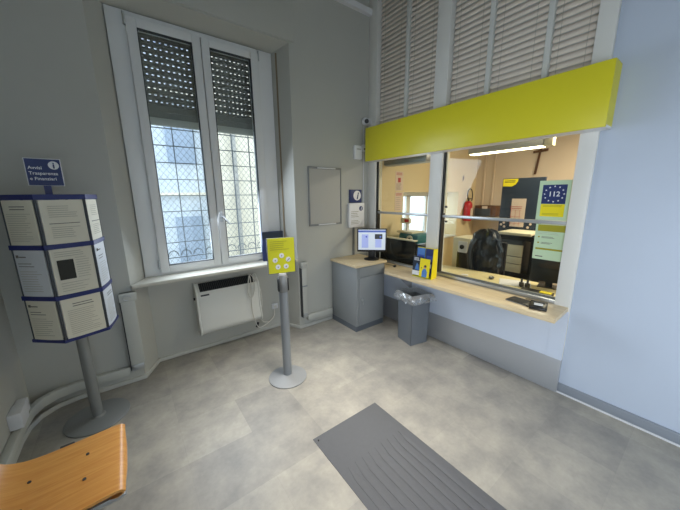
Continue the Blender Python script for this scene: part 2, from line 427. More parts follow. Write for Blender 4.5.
# grille
gr = thing('window_grille', 'iron lattice grille with diamond mesh outside the tall window', 'grille', (0, 3.56, 0))
b = MB()
for zz in [1.04+.168*i for i in range(14)]: b.box((.02, -.008, zz-.004), (1.58, .008, zz+.004))
for xx in (.10, .30, .50, .70, .90, 1.10, 1.30, 1.50): b.box((xx-.004, -.004, .92), (xx+.004, .010, 3.3))
b.build('bars', 'grille_iron', gr, smooth=False)
b = MB(); px, pz = .060, .150; nx = int(1.5/px); r_ = .0021
for i in range(nx):
    for sgn in (1, -1):
        xc = .05+px*i+px/2; zz = .93; pts = []; k = 0
        while zz < 3.2: pts.append((xc+sgn*(px/2)*(1 if k % 2 else -1), .014, zz)); zz += pz/2; k += 1
        if sgn == 1: b.tube(pts, r_, 3)
        else: b.tube([(p[0]+px/2*0, p[1]+.003, p[2]) for p in pts], r_, 3)
b.build('mesh', 'grille_iron', gr, smooth=False)
b = MB()
for i in range(12):
    cx = .12+.125*i
    b.tube([(cx+.05*math.cos(t_*PI/8), -.012, 1.06+.06*math.sin(t_*PI/8)) for t_ in range(0, 9)], .005, 5)
b.build('scrollwork', 'grille_iron', gr)
# the street outside
bl = thing('building', 'pale blue rendered building with shuttered windows across the street', 'building', (0, 8.2, 0))
MB().box((-6, 0, -1), (1.95, .5, 9)).build('facade', 'facade_blue', bl)
for x in (-2.2, -.6, 1.0):
    for z in (-.1, 2.5, 5.0):
        MB().box((x, -.05, z), (x+.62, 0, z+1.3)).build('window', 'facade_window', bl)
MB().box((-6, -.15, 4.15), (1.95, 0, 3.98)).box((-6, -.12, 1.72), (1.95, 0, 1.8)).build('string_course', 'facade_cream', bl)
bl2 = thing('building', 'cream rendered building beside the pale blue one across the street', 'building', (0, 7.6, 0))
MB().box((1.97, 0, -1), (8, .6, 9)).build('facade', 'facade_cream', bl2)
for x in (3.4, 5.3):
    for z in (.4, 3.4):
        MB().box((x, -.04, z), (x+.9, 0, z+1.6)).build('window', 'facade_window', bl2)
p = MB().cyl((2.35, -.12, -1), (2.35, -.12, 8), .06); p.build('downpipe', 'board_grey', bl2)
struct(MB().box((-8, 3.6, -1.1), (9, 9, -1.0)), 'ground', 'facade_ground')

# strap of the shutter
o = MB().box((-.009, -.003, 0), (.009, .003, 2.29)).build('shutter_strap', 'strap'); o.location = (1.557, 3.235, .945); o.rotation_euler = (0, 0, R(-63))
tag(o, 'thin brown pull strap running down the niche side right of the window', 'strap')
# blue folder on the sill
bk = thing('display_board', 'dark blue upright display board on the right end of the window sill', 'sign', (1.385, 3.215, .93), R(-4))
MB().box((-.13, -.012, 0), (.13, .012, .35)).build('board', 'navy', bk, bevel=.003)
lines(MB(), -.09, .1, .325, .285, 3, -.0125, .007).build('printed_heading', 'print_pale', bk)
MB().box((-.13, -.0135, .27), (.13, -.012, .35)).build('header_band', 'navy_dark', bk)

# heater under the window
ht = thing('wall_heater', 'white wall convector heater with a dark top grille below the window sill', 'heater', (.83, 3.32, 0))
prof = [(-.0, .225), (-.10, .22), (-.145, .235), (-.168, .265), (-.172, .30), (-.135, .42), (-.128, .66), (-.115, .70), (-.03, .775), (0, .775)]
MB().prism(prof, -.325, .325, 'x').build('casing', 'heater_white', ht, bevel=.004)
for sx in (-1, 1):
    pr = [(a*1.04, (b-.5)*1.03+.5) for a, b in prof]
    MB().prism(pr, sx*.325, sx*.345, 'x').build('end_cap', 'heater_white', ht, bevel=.006)
g = MB()
MB().prism([(-.113, .699), (-.033, .768), (-.030, .777), (-.112, .706)], -.30, .30, 'x').build('grille_recess', 'black_soft', ht)
for i in range(30):
    x = -.29+.02*i
    g.prism([(-.113, .703), (-.033, .772), (-.030, .781), (-.113, .711)], x, x+.004, 'x')
g.build('grille', 'dark_grey', ht)
MB().box((-.30, -.130, .655), (-.215, -.1265, .672)).build('badge', 'dark_grey', ht)
MB().cyl((-.345, -.06, .62), (-.362, -.06, .62), .014).build('knob', 'black', ht)
for sx in (-.2, .2): MB().box((sx-.02, -.03, .27), (sx+.02, 0, .70)).build('wall_bracket', 'dark_grey', ht)
def smoothpath(pts, n=8):
    P = [Vector(p) for p in pts]; out = []
    for i in range(len(P)-1):
        p0 = P[max(i-1, 0)]; p1 = P[i]; p2 = P[i+1]; p3 = P[min(i+2, len(P)-1)]
        for k in range(n):
            t = k/n
            out.append(.5*((2*p1)+(-p0+p2)*t+(2*p0-5*p1+4*p2-p3)*t*t+(-p0+3*p1-3*p2+p3)*t**3))
    out.append(P[-1]); return out
c = MB()
c.tube(smoothpath([(.235, -.06, .80), (.235, -.13, .79), (.235, -.15, .68), (.225, -.165, .43), (.235, -.19, .28), (.31, -.15, .13), (.52, -.05, .16), (.56, -.02, .26)]), .006, 6)
c.tube(smoothpath([(.24, -.07, .805), (.27, -.135, .77), (.275, -.15, .62), (.23, -.155, .53), (.195, -.15, .62), (.225, -.135, .79)]), .006, 6)
c.tube(smoothpath([(.30, -.10, .76), (.35, -.13, .60), (.365, -.11, .40), (.33, -.10, .28), (.38, -.08, .16), (.47, -.06, .13)]), .006, 6)
c.build('cord', 'cable_white', ht)
MB().cyl((.275, -.13, .135), (.30, -.12, .19), .014).build('cord_plug', 'black', ht)
o = thing('power_socket', 'small white power socket low on the niche wall right of the heater', 'socket', (1.40, 3.318, .30))
MB().box((-.04, -.022, -.035), (.04, 0, .035)).build('plate', 'white_trim', o, bevel=.004)
MB().cyl((0, -.045, 0), (0, -.02, 0), .016).build('plug', 'cable_white', o)

# pipe covers beside the window
def cover(name, label, x, z0, z1, wd, dep=.05):
    t = thing(name, label, 'pipe cover', (x, WY, 0))
    MB().box((0, -dep, z0), (wd, 0, z1)).build('cover_body', 'cover_paint', t, bevel=.005)
    MB().box((-.006, -dep-.003, z0), (.0, 0, z1-.075)).build('edge_line', 'dark_grey', t)  # thin dark line along the left edge of the cover
    MB().box((-.006, -dep-.012, z1-.075), (wd+.02, 0, z1)).build('top_fitting', 'cover_paint', t, bevel=.006)
    f = MB().box((.005, -dep-.012, z0-.005), (wd-.01, 0, z0+.05)).build('bottom_fitting', 'alu', t, bevel=.004)
    g = MB().tube([(wd/2+.03*math.cos(a*PI/4), -dep-.014, z1-.04+.022*math.sin(a*PI/4)) for a in range(7)], .004, 5)
    g.build('clip', 'alu', t)
    return t
cover('pipe_cover', 'tall white vertical pipe cover on the wall left of the heater', -.135, .14, .875, .105)
t = cover('pipe_cover', 'narrow white vertical pipe cover on the wall between the heater and the grey cabinet', 1.665, .16, .885, .07)
MB().box((.0, -.058, .57), (.07, -.048, .585)).build('joint', 'skirt_grey', t)
def trunk(path, z0, z1, dep, label):
    o = sweep(path, dep, z0, z1).build('pipe_trunking', 'cover_paint', bevel=.01)
    return tag(o, label, 'trunking')
trunk([(LX, 1.2)]+ARC+[(-.145, WY)], .10, .175, .05, 'long white pipe trunking curving from the left wall towards the heater')
trunk([(1.74, WY), (2.13, WY)], .10, .175, .05, 'short white pipe trunking ending at the grey cabinet')
o = thing('junction_box', 'white twin junction box low on the left wall', 'junction box', (LX, 2.70, .0))
MB().box((0, -.1, .185), (.07, .04, .30)).build('box_body', 'white_trim', o, bevel=.008)
MB().box((0, .045, .19), (.06, .13, .29)).build('side_box', 'white_trim', o, bevel=.008)

# ------------------------------------------------------------------ window wall fittings
nb = thing('notice_board', 'empty grey framed notice board on the wall right of the window', 'notice board', (2.07, WY, 1.68))
MB().box((-.235, -.012, -.35), (.235, 0, .35)).build('panel', 'board_grey', nb)
for n_, a, b_ in (('frame_side', (-.247, -.022, -.36), (-.233, 0, .36)), ('frame_side', (.233, -.022, -.36), (.247, 0, .36)), ('frame_rail', (-.233, -.022, .335), (.233, 0, .36)), ('frame_rail', (-.233, -.022, -.36), (.233, 0, -.335))):
    MB().box(a, b_).build(n_, 'frame_grey', nb, bevel=.003)
for z in (.347, -.347): MB().box((-.12, -.028, z-.007), (.15, -.02, z+.007)).build('clip_strip', 'white_trim', nb)
sg = thing('information_sign', 'blue information sign above a white notice box beside the counter corner', 'sign', (2.565, WY, 1.26))
MB().box((-.105, -.02, .335), (.105, 0, .51)).build('sign_plate', 'navy', sg, bevel=.002)
disc(MB(), .022, .43, -.0205, .066).build('white_disc', 'white_sign', sg)
text('i', .13, .022, .385, -.0225, 'letter_i', 'navy', sg, 'CENTER', .25, .004)
MB().box((-.135, -.045, 0), (.135, 0, .33)).build('notice_box', 'white_sign', sg, bevel=.004)
disc(MB(), .07, .255, -.0455, .033).build('blue_disc', 'navy', sg)
text('i', .06, .07, .234, -.0475, 'letter_i', 'white_sign', sg, 'CENTER', .25, .002)
lines(MB(), -.105, .03, .215, .145, 4, -.0455, .007).build('printed_text', 'print_pale', sg)
lines(MB(), -.105, .05, .09, .05, 3, -.0455, .007).build('printed_text', 'print_pale', sg)
o = MB().box((-.011, -.02, 0), (.011, 0, .40)).build('cable_duct', 'frame_grey'); o.location = (2.535, WY, .862)
tag(o, 'short grey cable duct below the white notice box behind the monitor', 'cable duct')
cc = thing('security_camera', 'white dome security camera on the wall above the lime fascia end', 'camera', (2.73, WY, 2.655))
MB().cyl((-.0, -.02, 0), (.0, 0, 0), .05).build('mount', 'white_trim', cc, bevel=.004)
MB().ball((-.03, -.055, -.01), .052).build('housing', 'white_trim', cc)
MB().cyl((-.055, -.106, -.018), (-.048, -.095, -.016), .028).build('lens', 'black', cc)
MB().box((.02, -.06, -.045), (.08, 0, .04)).build('bracket', 'white_trim', cc, bevel=.008)
o = thing('alarm_siren', 'small white alarm box on the wall left of the lime fascia', 'alarm', (2.595, WY, 2.165))
MB().box((-.062, -.045, 0), (.062, 0, .175)).build('housing', 'white_sign', o, bevel=.012)
MB().box((-.035, -.048, .12), (.035, -.044, .135)).build('indicator', 'board_grey', o)
o = thing('motion_sensor', 'tiny motion sensor at the left end of the lime fascia', 'sensor', (2.69, WY, 2.31))
MB().box((-.02, -.05, -.04), (.02, 0, .05)).build('housing', 'white_trim', o, bevel=.008)
MB().box((-.012, -.054, -.02), (.012, -.049, .0)).build('lens', 'dark_grey', o)
o = MB().tube([(2.71, WY-.008, 2.6), (2.71, WY-.008, 1.2)], .005, 6).build('cable', 'white_trim')
tag(o, 'thin white cable running down the wall corner beside the information sign', 'cable')

# ------------------------------------------------------------------ counter wall (local x = world -y)
def cw(y): return y
FR = CX; BK = CX+.13
struct(MB().box((FR, .630, 0), (BK, .738, H)), 'wall_counter_post', 'post_white', bevel=.004)
struct(MB().box((FR, 1.90, .78), (BK, 2.055, H)), 'wall_counter_mullion', 'post_white', bevel=.004)
struct(MB().box((FR, 2.93, .30), (BK, WY+.01, H)), 'wall_counter_jamb', 'post_white', bevel=.004)
struct(MB().box((FR, .735, .30), (BK-.01, 2.93, .742)), 'wall_counter_panel', 'counter_white')
struct(MB().box((FR-.004, .629, .30), (FR, .74, .742)), 'trim_4', 'counter_white')
kp = MB().box((FR-.006, .629, .0), (FR+.03, 3.07, .305)).build('kick_plate', 'steel', bevel=.002)
tag(kp, 'brushed steel kick plate along the foot of the counter', 'kick plate')
lg = MB().prism([(2.45, .625), (2.84, .64), (2.84, 3.07), (2.665, 3.07), (2.665, 2.58), (2.45, 2.38)], .745, .78).build('counter_ledge', 'ledge_wood', bevel=.003)
tag(lg, 'long light wood ledge under the counter glazing', 'counter ledge')
b = thing('ledge_bracket', 'steel bracket carrying the wood ledge behind the waste bin', 'bracket', (2.8, 2.24, .745))
MB().box((-.30, -.015, -.02), (0, .015, 0)).build('arm', 'steel', b); MB().prism([(0, -.22), (-.02, -.22), (-.25, -.02), (0, -.02)], -.006, .006, 'y').build('gusset', 'steel', b)

def pane(n, y0, y1, glabel):
    g = thing('counter_window', glabel, None, (0, 0, 0), kind=None)
    g['category'] = 'window'
    gx = FR+.055
    MB().box((gx, y0, .79), (gx+.006, y1, 1.445)).build('lower_pane', 'counter_glass', g)
    MB().box((gx, y0, 1.47), (gx+.006, y1, 2.455)).build('upper_pane', 'counter_glass', g)
    MB().box((gx-.018, y0, 1.443), (gx+.02, y1, 1.472)).build('rail', 'alu', g, bevel=.003)
    MB().box((gx-.03, y1-.018, .78), (gx+.03, y1, 2.455)).build('dark_jamb', 'black', g)
    MB().box((gx-.012, y1-.036, 1.49), (gx+.02, y1-.022, 2.455)).build('edge_profile', 'cream_plastic', g)
    return g, gx
g1, gx = pane(1, 2.056, 2.929, 'narrow counter window with a mid rail beside the wall corner')
g2, gx = pane(2, .736, 1.899, 'wide counter window with a mid rail, the one looking onto the coat and the 112 poster')
MB().box((gx-.055, .736, .781), (gx+.055, 1.899, .812)).build('sliding_track', 'alu', g2, bevel=.002)
t = MB()
for k in range(3): t.box((gx-.04+.025*k, .737, .812), (gx-.034+.025*k, 1.898, .818))
t.build('track_rib', 'frame_grey', g2)
MB().box((gx-.03, 2.057, .781), (gx+.03, 2.91, .80)).build('sliding_track', 'alu', g1, bevel=.002)
for y, z in ((1.84, 1.40), (1.85, 1.56)): MB().cyl((gx-.012, y, z), (gx+.0, y, z), .012).build('pane_knob', 'black', g2)

# blinds above the fascia
def blind(y0, y1, label):
    t = thing('louvre_blind', label, 'blind', (FR+.07, (y0+y1)/2, 2.50), -PI/2, group='slatted blinds above the lime fascia')
    hw = (y1-y0)/2; s = MB(); z = .0
    ca, sa = math.cos(R(66)), math.sin(R(66)); wd = .056
    while z < 1.83:
        pts = []
        for k in range(5):
            u = -wd/2+wd*k/4; c_ = .006*(1-(2*k/4-1)**2)
            pts.append((u*ca+c_*sa*-1, u*sa+c_*ca+z+.02))
        lower = [(p[0]+.0008, p[1]-.0012) for p in pts[::-1]]
        s.prism(pts+lower, -hw+.004, hw-.004, 'x')
        z += .050
    s.build('slats', 'slat', t)
    l = MB()
    for x in (-hw*.62, hw*.62): l.cyl((x, -.02, 0), (x, -.02, 1.84), .0012, 5)
    l.build('ladder_cord', 'print_pale', t)
    MB().box((-hw+.004, -.022, -.03), (hw-.004, .02, -.005)).build('bottom_rail', 'slat_edge', t, bevel=.003)
    return t
ys = [(2.50, 2.925), (2.06, 2.455), (1.53, 1.895), (1.065, 1.487), (.74, 1.022)]
lb = ['slatted blind nearest the wall corner above the lime fascia', 'slatted blind just left of the wide white mullion', 'slatted blind just right of the wide white mullion', 'second slatted blind right of the wide white mullion', 'slatted blind at the right end next to the white post']
for (a, b_), l_ in zip(ys, lb): blind(a, b_, l_)
for i, (a, b_) in enumerate(((2.455, 2.498), (1.487, 1.528), (1.022, 1.063))):
    struct(MB().box((FR+.035, a, 2.45), (BK, b_, H)), 'trim_%d' % (5+i), 'slat_edge', bevel=.003)
struct(MB().box((BK-.02, .735, 2.52), (BK, 2.93, H)), 'wall_counter_upper', 'slat_edge')

# lime fascia
fs = thing('fascia_box', 'long lime yellow fascia box over the counter windows', 'fascia', (2.80, 1.76, 2.335), -PI/2)
L_ = 1.195
MB().box((-L_, -.165, -.205), (L_, -.145, .205)).build('front_panel', 'lime', fs, bevel=.002)
MB().box((-L_, -.145, .190), (L_, -.002, .205)).build('top_panel', 'lime', fs)
MB().box((-L_, -.145, -.205), (L_, -.002, -.190)).build('bottom_panel', 'white_trim', fs)
for sx in (-1, 1): MB().box((sx*L_-(.012 if sx > 0 else 0), -.145, -.19), (sx*L_+(.012 if sx < 0 else 0), -.002, .19)).build('end_panel', 'lime', fs)

# ------------------------------------------------------------------ hall furniture
cab = thing('grey_cabinet', 'grey metal cabinet with a light wood top in the wall corner', 'cabinet', (2.145, 2.545, 0))
cw_, cd = .475, .515
MB().box((0, 0, .07), (cw_, cd, .838)).build('body', 'grey_cabinet', cab, bevel=.003)
MB().box((.0, .004, 0), (cw_-.005, cd, .07)).build('plinth', 'grey_plinth', cab)
MB().box((-.022, -.022, .838), (cw_+.022, cd+.005, .866)).build('worktop', 'cabinet_wood', cab, bevel=.003)
dr = MB().box((.035, -.016, .09), (cw_-.02, 0, .70)).build('door', 'grey_cabinet', cab, bevel=.003)
MB().box((.035, -.010, .712), (cw_-.02, 0, .828)).build('top_fascia', 'grey_cabinet', cab, bevel=.003)
MB().cyl((.075, -.016, .42), (.075, -.032, .42), .014).build('lock', 'alu', dr)
MB().tube([(.075, -.03, .42), (.075, -.04, .40), (.078, -.038, .365)], .004, 6).build('key', 'alu', dr)

mo = thing('computer_monitor', 'black computer monitor with two windows open on its lit screen on the grey cabinet', 'monitor', (2.535, 2.70, .866), R(-43))
MB().lathe([(.10, 0), (.10, .008), (.06, .016), (.03, .02)]).build('base', 'black', mo)
MB().box((-.045, 0, .01), (.045, .035, .17)).build('neck', 'black', mo, bevel=.008)
MB().box((-.19, -.015, .10), (.19, .02, .405)).build('bezel', 'black', mo, bevel=.006)
MB().box((-.14, .02, .15), (.14, .05, .36)).build('back_shell', 'black', mo, bevel=.012)
sc_ = MB().box((-.175, -.0165, .128), (.175, -.0145, .392)).build('screen', 'screen', mo)
MB().box((-.175, -.0175, .358), (.175, -.0165, .382)).build('title_bar', 'screen_blue', sc_)
MB().box((-.13, -.0175, .155), (-.045, -.0165, .33)).build('document_image', 'screen_pale', sc_)
MB().box((.045, -.0175, .16), (.125, -.0165, .265)).build('document_image', 'screen_pale', sc_)
MB().box((.038, -.0175, .27), (.135, -.0165, .335)).build('photo_image', 'screen_dark', sc_)
for x in (.09, -.09): disc(MB(), x+.02, .30, -.018, .012).build('icon', 'screen_blue', sc_)
o = tag(MB().ball((0, 0, .014), .03, (1, .65, .5)).build('computer_mouse', 'black'), 'black computer mouse on the wood ledge beside the cabinet', 'mouse'); o.location = (2.70, 2.44, .781); o.rotation_euler = (0, 0, R(20))
o = MB().tube(smoothpath([(2.70, 2.86, .785), (2.73, 2.75, .785), (2.72, 2.62, .785), (2.735, 2.54, .785), (2.72, 2.46, .787)]), .003, 6).build('cable', 'black'); tag(o, 'black mouse cable running from the monitor over the wood ledge', 'cable')

# waste bin
wb = thing('waste_bin', 'grey square waste bin lined with a clear bag under the wood ledge', 'waste bin', (2.555, 2.00, 0), R(-12))
def frustum(mb, h0, h1, z0, z1, t=.006):
    for sx, sy in ((1, 0), (-1, 0), (0, 1), (0, -1)):
        if sx:
            P = [(sx*h0, -h0, z0), (sx*h0, h0, z0), (sx*h1, h1, z1), (sx*h1, -h1, z1)]; off = Vector((-sx*t, 0, 0))
        else:
            P = [(-h0, sy*h0, z0), (h0, sy*h0, z0), (h1, sy*h1, z1), (-h1, sy*h1, z1)]; off = Vector((0, -sy*t, 0))
        a = [mb.bm.verts.new(p) for p in P]; b = [mb.bm.verts.new(Vector(p)+off) for p in P]
        mb.bm.faces.new(a); mb.bm.faces.new(b[::-1])
        for i in range(4): mb.bm.faces.new((a[i], b[i], b[(i+1) % 4], a[(i+1) % 4]))
    return mb
frustum(MB(), .118, .128, .0, .54).box((-.117, -.117, 0), (.117, .117, .012)).build('body', 'bin_grey', wb)
frustum(MB(), .126, .130, .545, .60).build('rim', 'alu', wb)
bm_ = MB(); n = 64; rings = []
for j in range(7):
    ring = []
    for i in range(n):
        a = 2*PI*i/n; c_, s_ = math.cos(a), math.sin(a); q = max(abs(c_), abs(s_)); e = .134+(.0, .004, .018, .028, .034, .036, .03)[j]
        e += random.uniform(-.006, .006)*min(j, 3)/1.5
        zz = (.602, .597, .58, .56, .54, .525, .515)[j]+random.uniform(-.006, .006)*min(j, 2)
        ring.append(bm_.bm.verts.new((c_/q*e, s_/q*e, zz)))
    rings.append(ring)
for A, B in zip(rings, rings[1:]):
    for i in range(n): bm_.bm.faces.new((A[i], A[(i+1) % n], B[(i+1) % n], B[i]))
bm_.build('bag', 'clear_bag', wb)
bi = MB(); rings = []
for j in range(6):
    ring = []
    for i in range(48):
        a = 2*PI*i/48; c_, s_ = math.cos(a), math.sin(a); q = max(abs(c_), abs(s_)); e = (.122, .116, .108, .10, .08, .002)[j]+random.uniform(-.004, .002)
        ring.append(bi.bm.verts.new((c_/q*max(e, .001), s_/q*max(e, .001), (.60, .52, .40, .25, .12, .08)[j])))
    rings.append(ring)
for A, B in zip(rings, rings[1:]):
    for i in range(48): bi.bm.faces.new((A[i], A[(i+1) % 48], B[(i+1) % 48], B[i]))
bi.build('bag_lining', 'clear_bag', wb)

# sign stand
st = thing('sign_stand', 'grey floor stand holding a lime sign with five white symbols', 'sign stand', (1.045, 2.255, 0), R(-14))
MB().lathe([(.178, 0), (.178, .010), (.165, .017), (.07, .026), (.043, .04)]).build('base', 'base_grey', st)
MB().cyl((0, 0, .03), (0, 0, .94), .040, 24).build('post', 'post_grey', st)
MB().lathe([(.041, .86), (.043, .865), (.043, 1.0), (.035, 1.015)]).build('collar', 'frame_grey', st)
for sx in (-1, 1): MB().box((sx*.038-.010, -.024, .87), (sx*.038+.010, .02, .985)).build('belt_slot', 'black', st, bevel=.003)
MB().box((-.03, -.015, .99), (.03, .015, 1.03)).build('bracket', 'white_trim', st)
hd = MB().box((-.122, .004, 1.025), (.122, .012, 1.345)).build('sign_holder', 'frame_grey', st, bevel=.002)
for sx in (-1, 1): MB().box((sx*.122-.004, -.012, 1.03), (sx*.122+.004, .008, 1.14)).build('side_clip', 'frame_grey', hd)
pp = MB().box((-.115, -.006, 1.035), (.115, .0035, 1.342)).build('sign_sheet', 'lime_paper', st, label='lime printed sheet with five white symbols')
lines(MB(), -.095, .07, 1.315, 1.245, 5, -.0065, .004).build('printed_text', 'olive_print', pp)
cz, rr = 1.135, .05
for i, a in enumerate((90, 18, -54, -126, 162)):
    x = rr*1.2*math.cos(R(a)); z = cz+rr*1.1*math.sin(R(a))
    disc(MB(), x, z, -.0062, .022).build('symbol_disc', 'white_sign', pp)
    g = MB()
    if i == 1: g.prism([(x-.012, z-.012), (x-.008, z-.014), (x+.014, z+.008), (x+.009, z+.011)], -.009, -.0074, 'y')
    else: g.box((x-.002, -.009, z-.008), (x+.002, -.0074, z+.006)); g.box((x-.006, -.009, z-.002), (x+.006, -.0074, z+.001))
    g.build('symbol_mark', 'print_grey', pp)

# ------------------------------------------------------------------ document carousel
RC = Vector((-.378, 2.715)); R0 = .232; A0 = 18.6
rk = thing('document_carousel', 'six sided rotating notice rack on a grey post at the left wall', 'notice rack', (RC.x, RC.y, 0), R(A0))
MB().lathe([(.205, 0), (.205, .008), (.19, .014), (.05, .018), (.04, .03)], n=40).build('base', 'rack_grey', rk)
MB().cyl((0, 0, .02), (0, 0, 1.72), .036, 24).build('post', 'rack_grey', rk)
hexv = [(R0*math.cos(R(-120+60*i)), R0*math.sin(R(-120+60*i))) for i in range(6)]
ZB = [(.755, .775), (1.05, 1.078), (1.383, 1.412), (1.69, 1.722)]
for z0, z1 in ZB:
    o_ = [(x*1.045, y*1.045) for x, y in hexv]; i_ = [(x*.955, y*.955) for x, y in hexv]
    b = MB()
    for i in range(6):
        j = (i+1) % 6; b.prism([o_[i], o_[j], i_[j], i_[i]], z0, z1)
    b.build('blue_band', 'band_blue', rk)
for z0, z1 in ((.757, .763), (1.70, 1.712)):
    MB().prism([(x*.955, y*.955) for x, y in hexv], z0, z1).build('deck', 'band_blue', rk)
for x, y in hexv: MB().box((x*.985-.006, y*.985-.006, .77), (x*.985+.006, y*.985+.006, 1.69)).build('corner_rod', 'dark_grey', rk)
core = MB().prism([(x*.90, y*.90) for x, y in hexv], .78, 1.685).build('pocket_core', 'paper_blue', rk)
# rack header sign
hs = thing('rack_sign', 'navy sign reading Avvisi Trasparenza e Finanziari on top of the notice rack', 'sign', (RC.x-.005, RC.y-.02, 1.722), R(8))
MB().box((-.018, -.006, 0), (.018, .006, .06)).build('sign_stem', 'band_blue', hs)
MB().box((-.085, -.006, .055), (.085, .004, .228)).build('sign_rim', 'white_sign', hs, bevel=.002)
pl = MB().box((-.081, -.0075, .059), (.081, -.006, .224)).build('sign_plate', 'navy', hs)
disc(MB(), .048, .187, -.0078, .026).build('white_disc', 'white_sign', pl)
text('i', .052, .048, .169, -.0095, 'letter_i', 'navy', pl, 'CENTER', 0, .0015)
text('Avvisi', .027, -.072, .160, -.0082, 'lettering', 'white_sign', pl, bold=.0004)
text('Trasparenza', .027, -.072, .126, -.0082, 'lettering', 'white_sign', pl, bold=.0004)
text('e Finanziari', .027, -.072, .092, -.0082, 'lettering', 'white_sign', pl, bold=.0004)
# the notices in its pockets: faces seen from the hall
def notice(face, tier, m_, style, label):
    a = A0+60*face
    ap = R0*math.cos(R(30))
    nrm = Vector((math.sin(R(a)), -math.cos(R(a))))
    c_ = RC+nrm*(ap+.0035)
    z0 = ZB[tier][1]+.002; hgt = ZB[tier+1][0]-z0-.002
    t = thing('notice_sheet', label, 'notice', (c_.x, c_.y, z0), R(a), group='printed notices in the rack')
    hw = .104; N = 8
    sh_ = MB(); fr = []; 
    for i in range(N+1):
        x = -hw+2*hw*i/N; bow = -.006*(1-(2*i/N-1)**2)
        fr.append((x, bow))
    sh_.prism(fr+[(x, y_+.0015) for x, y_ in fr[::-1]], 0, hgt)
    s_ = sh_.build('sheet', m_, t)
    y = -.0068
    q = MB()
    if style == 0:
        lines(q, -.07, .07, hgt*.86, hgt*.62, 6, y, .003); q.build('printed_text', 'print_pale', t)
        MB().box((-.075, y-.0005, hgt*.46), (.07, y+.002, hgt*.475)).build('printed_rule', 'print_grey', t)
        lines(MB(), -.07, .07, hgt*.38, hgt*.15, 6, y, .003).build('printed_text', 'print_pale', t)
    elif style == 1:
        lines(q, -.085, .06, hgt*.93, hgt*.84, 3, y, .003); q.build('printed_text', 'print_pale', t)
        MB().box((-.08, y-.0005, hgt*.33), (.0, y+.002, hgt*.76)).build('printed_photo', 'print_dark', t)
        lines(MB(), .01, .085, hgt*.78, hgt*.35, 9, y, .0025).build('printed_text', 'print_pale', t)
        lines(MB(), -.08, .08, hgt*.25, hgt*.08, 4, y, .0025).build('printed_text', 'print_pale', t)
    elif style == 2:
        MB().box((-.085, y-.0005, hgt*.84), (-.07, y+.002, hgt*.90)).box((-.065, y-.0005, hgt*.85), (-.02, y+.002, hgt*.87)).build('printed_emblem', 'print_grey', t)
        lines(q, -.08, .03, hgt*.72, hgt*.66, 2, y, .004); q.build('printed_text', 'print_grey', t)
        lines(MB(), -.08, .07, hgt*.55, hgt*.12, 9, y, .0025).build('printed_text', 'print_pale', t)
    else:
        lines(q, -.05, .06, hgt*.86, hgt*.80, 2, y, .005, .1); q.build('printed_text', 'print_grey', t)
        lines(MB(), -.08, .08, hgt*.70, hgt*.10, 13, y, .0025).build('printed_text', 'print_pale', t)
    return t
cfg = [(0, 2, 'paper', 0, 'cream notice with one bold rule, top tier facing the hall'),
       (0, 1, 'paper', 1, 'notice with a dark square photo, middle tier facing the hall'),
       (0, 0, 'paper', 3, 'cream notice with centred heading, bottom tier facing the hall'),
       (-1, 2, 'paper', 3, 'plain cream notice on the left side of the top tier'),
       (-1, 1, 'paper_blue', 2, 'bluish white notice on the left side of the middle tier'),
       (-1, 0, 'paper', 2, 'cream notice with a small corner emblem, left side of the bottom tier'),
       (1, 2, 'paper', 0, 'narrow seen cream notice on the window side of the top tier'),
       (1, 1, 'paper_blue', 2, 'white notice with short heading on the window side of the middle tier'),
       (1, 0, 'paper_blue', 3, 'white notice on the window side of the bottom tier')]
for c_ in cfg: notice(*c_)

# ------------------------------------------------------------------ wooden seat
ch = thing('waiting_chair', 'bent beech plywood waiting seat on a steel beam at the left wall', 'chair', (-.42, 1.63, 0))
prof = [(.262, .392), (.268, .408), (.266, .424), (.254, .437), (.236, .443), (.18, .442), (.05, .434), (-.06, .430), (-.12, .434), (-.17, .448), (-.21, .475), (-.235, .52), (-.255, .60), (-.275, .70), (-.30, .80)]
N = 14; hw = .232; th = .013
def seat():
    mb = MB(); P = [Vector((a, b)) for a, b in smooth2(prof)]
    n = len(P); top = []; bot = []
    for i, p in enumerate(P):
        d_ = (P[min(i+1, n-1)]-P[max(i-1, 0)]).normalized(); nn = Vector((-d_.y, d_.x))*-1
        tr = []; br_ = []
        fr = i/(n-1)
        for j in range(N+1):
            v = -1+2*j/N
            shr = 1-(.10*max(0, 1-fr/.10)**2 if fr < .1 else 0)
            y = v*hw*shr
            pull = .05*(abs(v)**3.5)*max(0, 1-fr/.16)
            q = p+nn*0
            tr.append(mb.bm.verts.new((q.x-pull, y, q.y))); q2 = p+nn*(-th)
            br_.append(mb.bm.verts.new((q2.x-pull, y, q2.y)))
        top.append(tr); bot.append(br_)
    for G in (top, bot):
        for A, B in zip(G, G[1:]):
            for j in range(N): mb.bm.faces.new((A[j], A[j+1], B[j+1], B[j]))
    for i in range(n-1):
        for j in (0, N): mb.bm.faces.new((top[i][j], top[i+1][j], bot[i+1][j], bot[i][j]))
    for i in (0, n-1):
        for j in range(N): mb.bm.faces.new((top[i][j], top[i][j+1], bot[i][j+1], bot[i][j]))
    return mb
def smooth2(pr): return [(v.x, v.y) for v in [Vector(p) for p in smoothpath([(a, b, 0) for a, b in pr], 3)]]
seat().build('seat_shell', 'beech', ch)
for x, y in ((.112, .095), (-.09, .075), (.112, -.068), (-.09, -.08)):
    MB().cyl((x, y, .436 if x > 0 else .430), (x, y, .442 if x > 0 else .4345), .007, 12).build('screw', 'dark_grey', ch)
for y in (-.19, .16):
    MB().prism([(.255, .392), (.262, .382), (.24, .372), (-.20, .372), (-.20, .395), (.23, .395)], y-.018, y+.018, 'y').build('seat_bracket', 'alu', ch, bevel=.002)
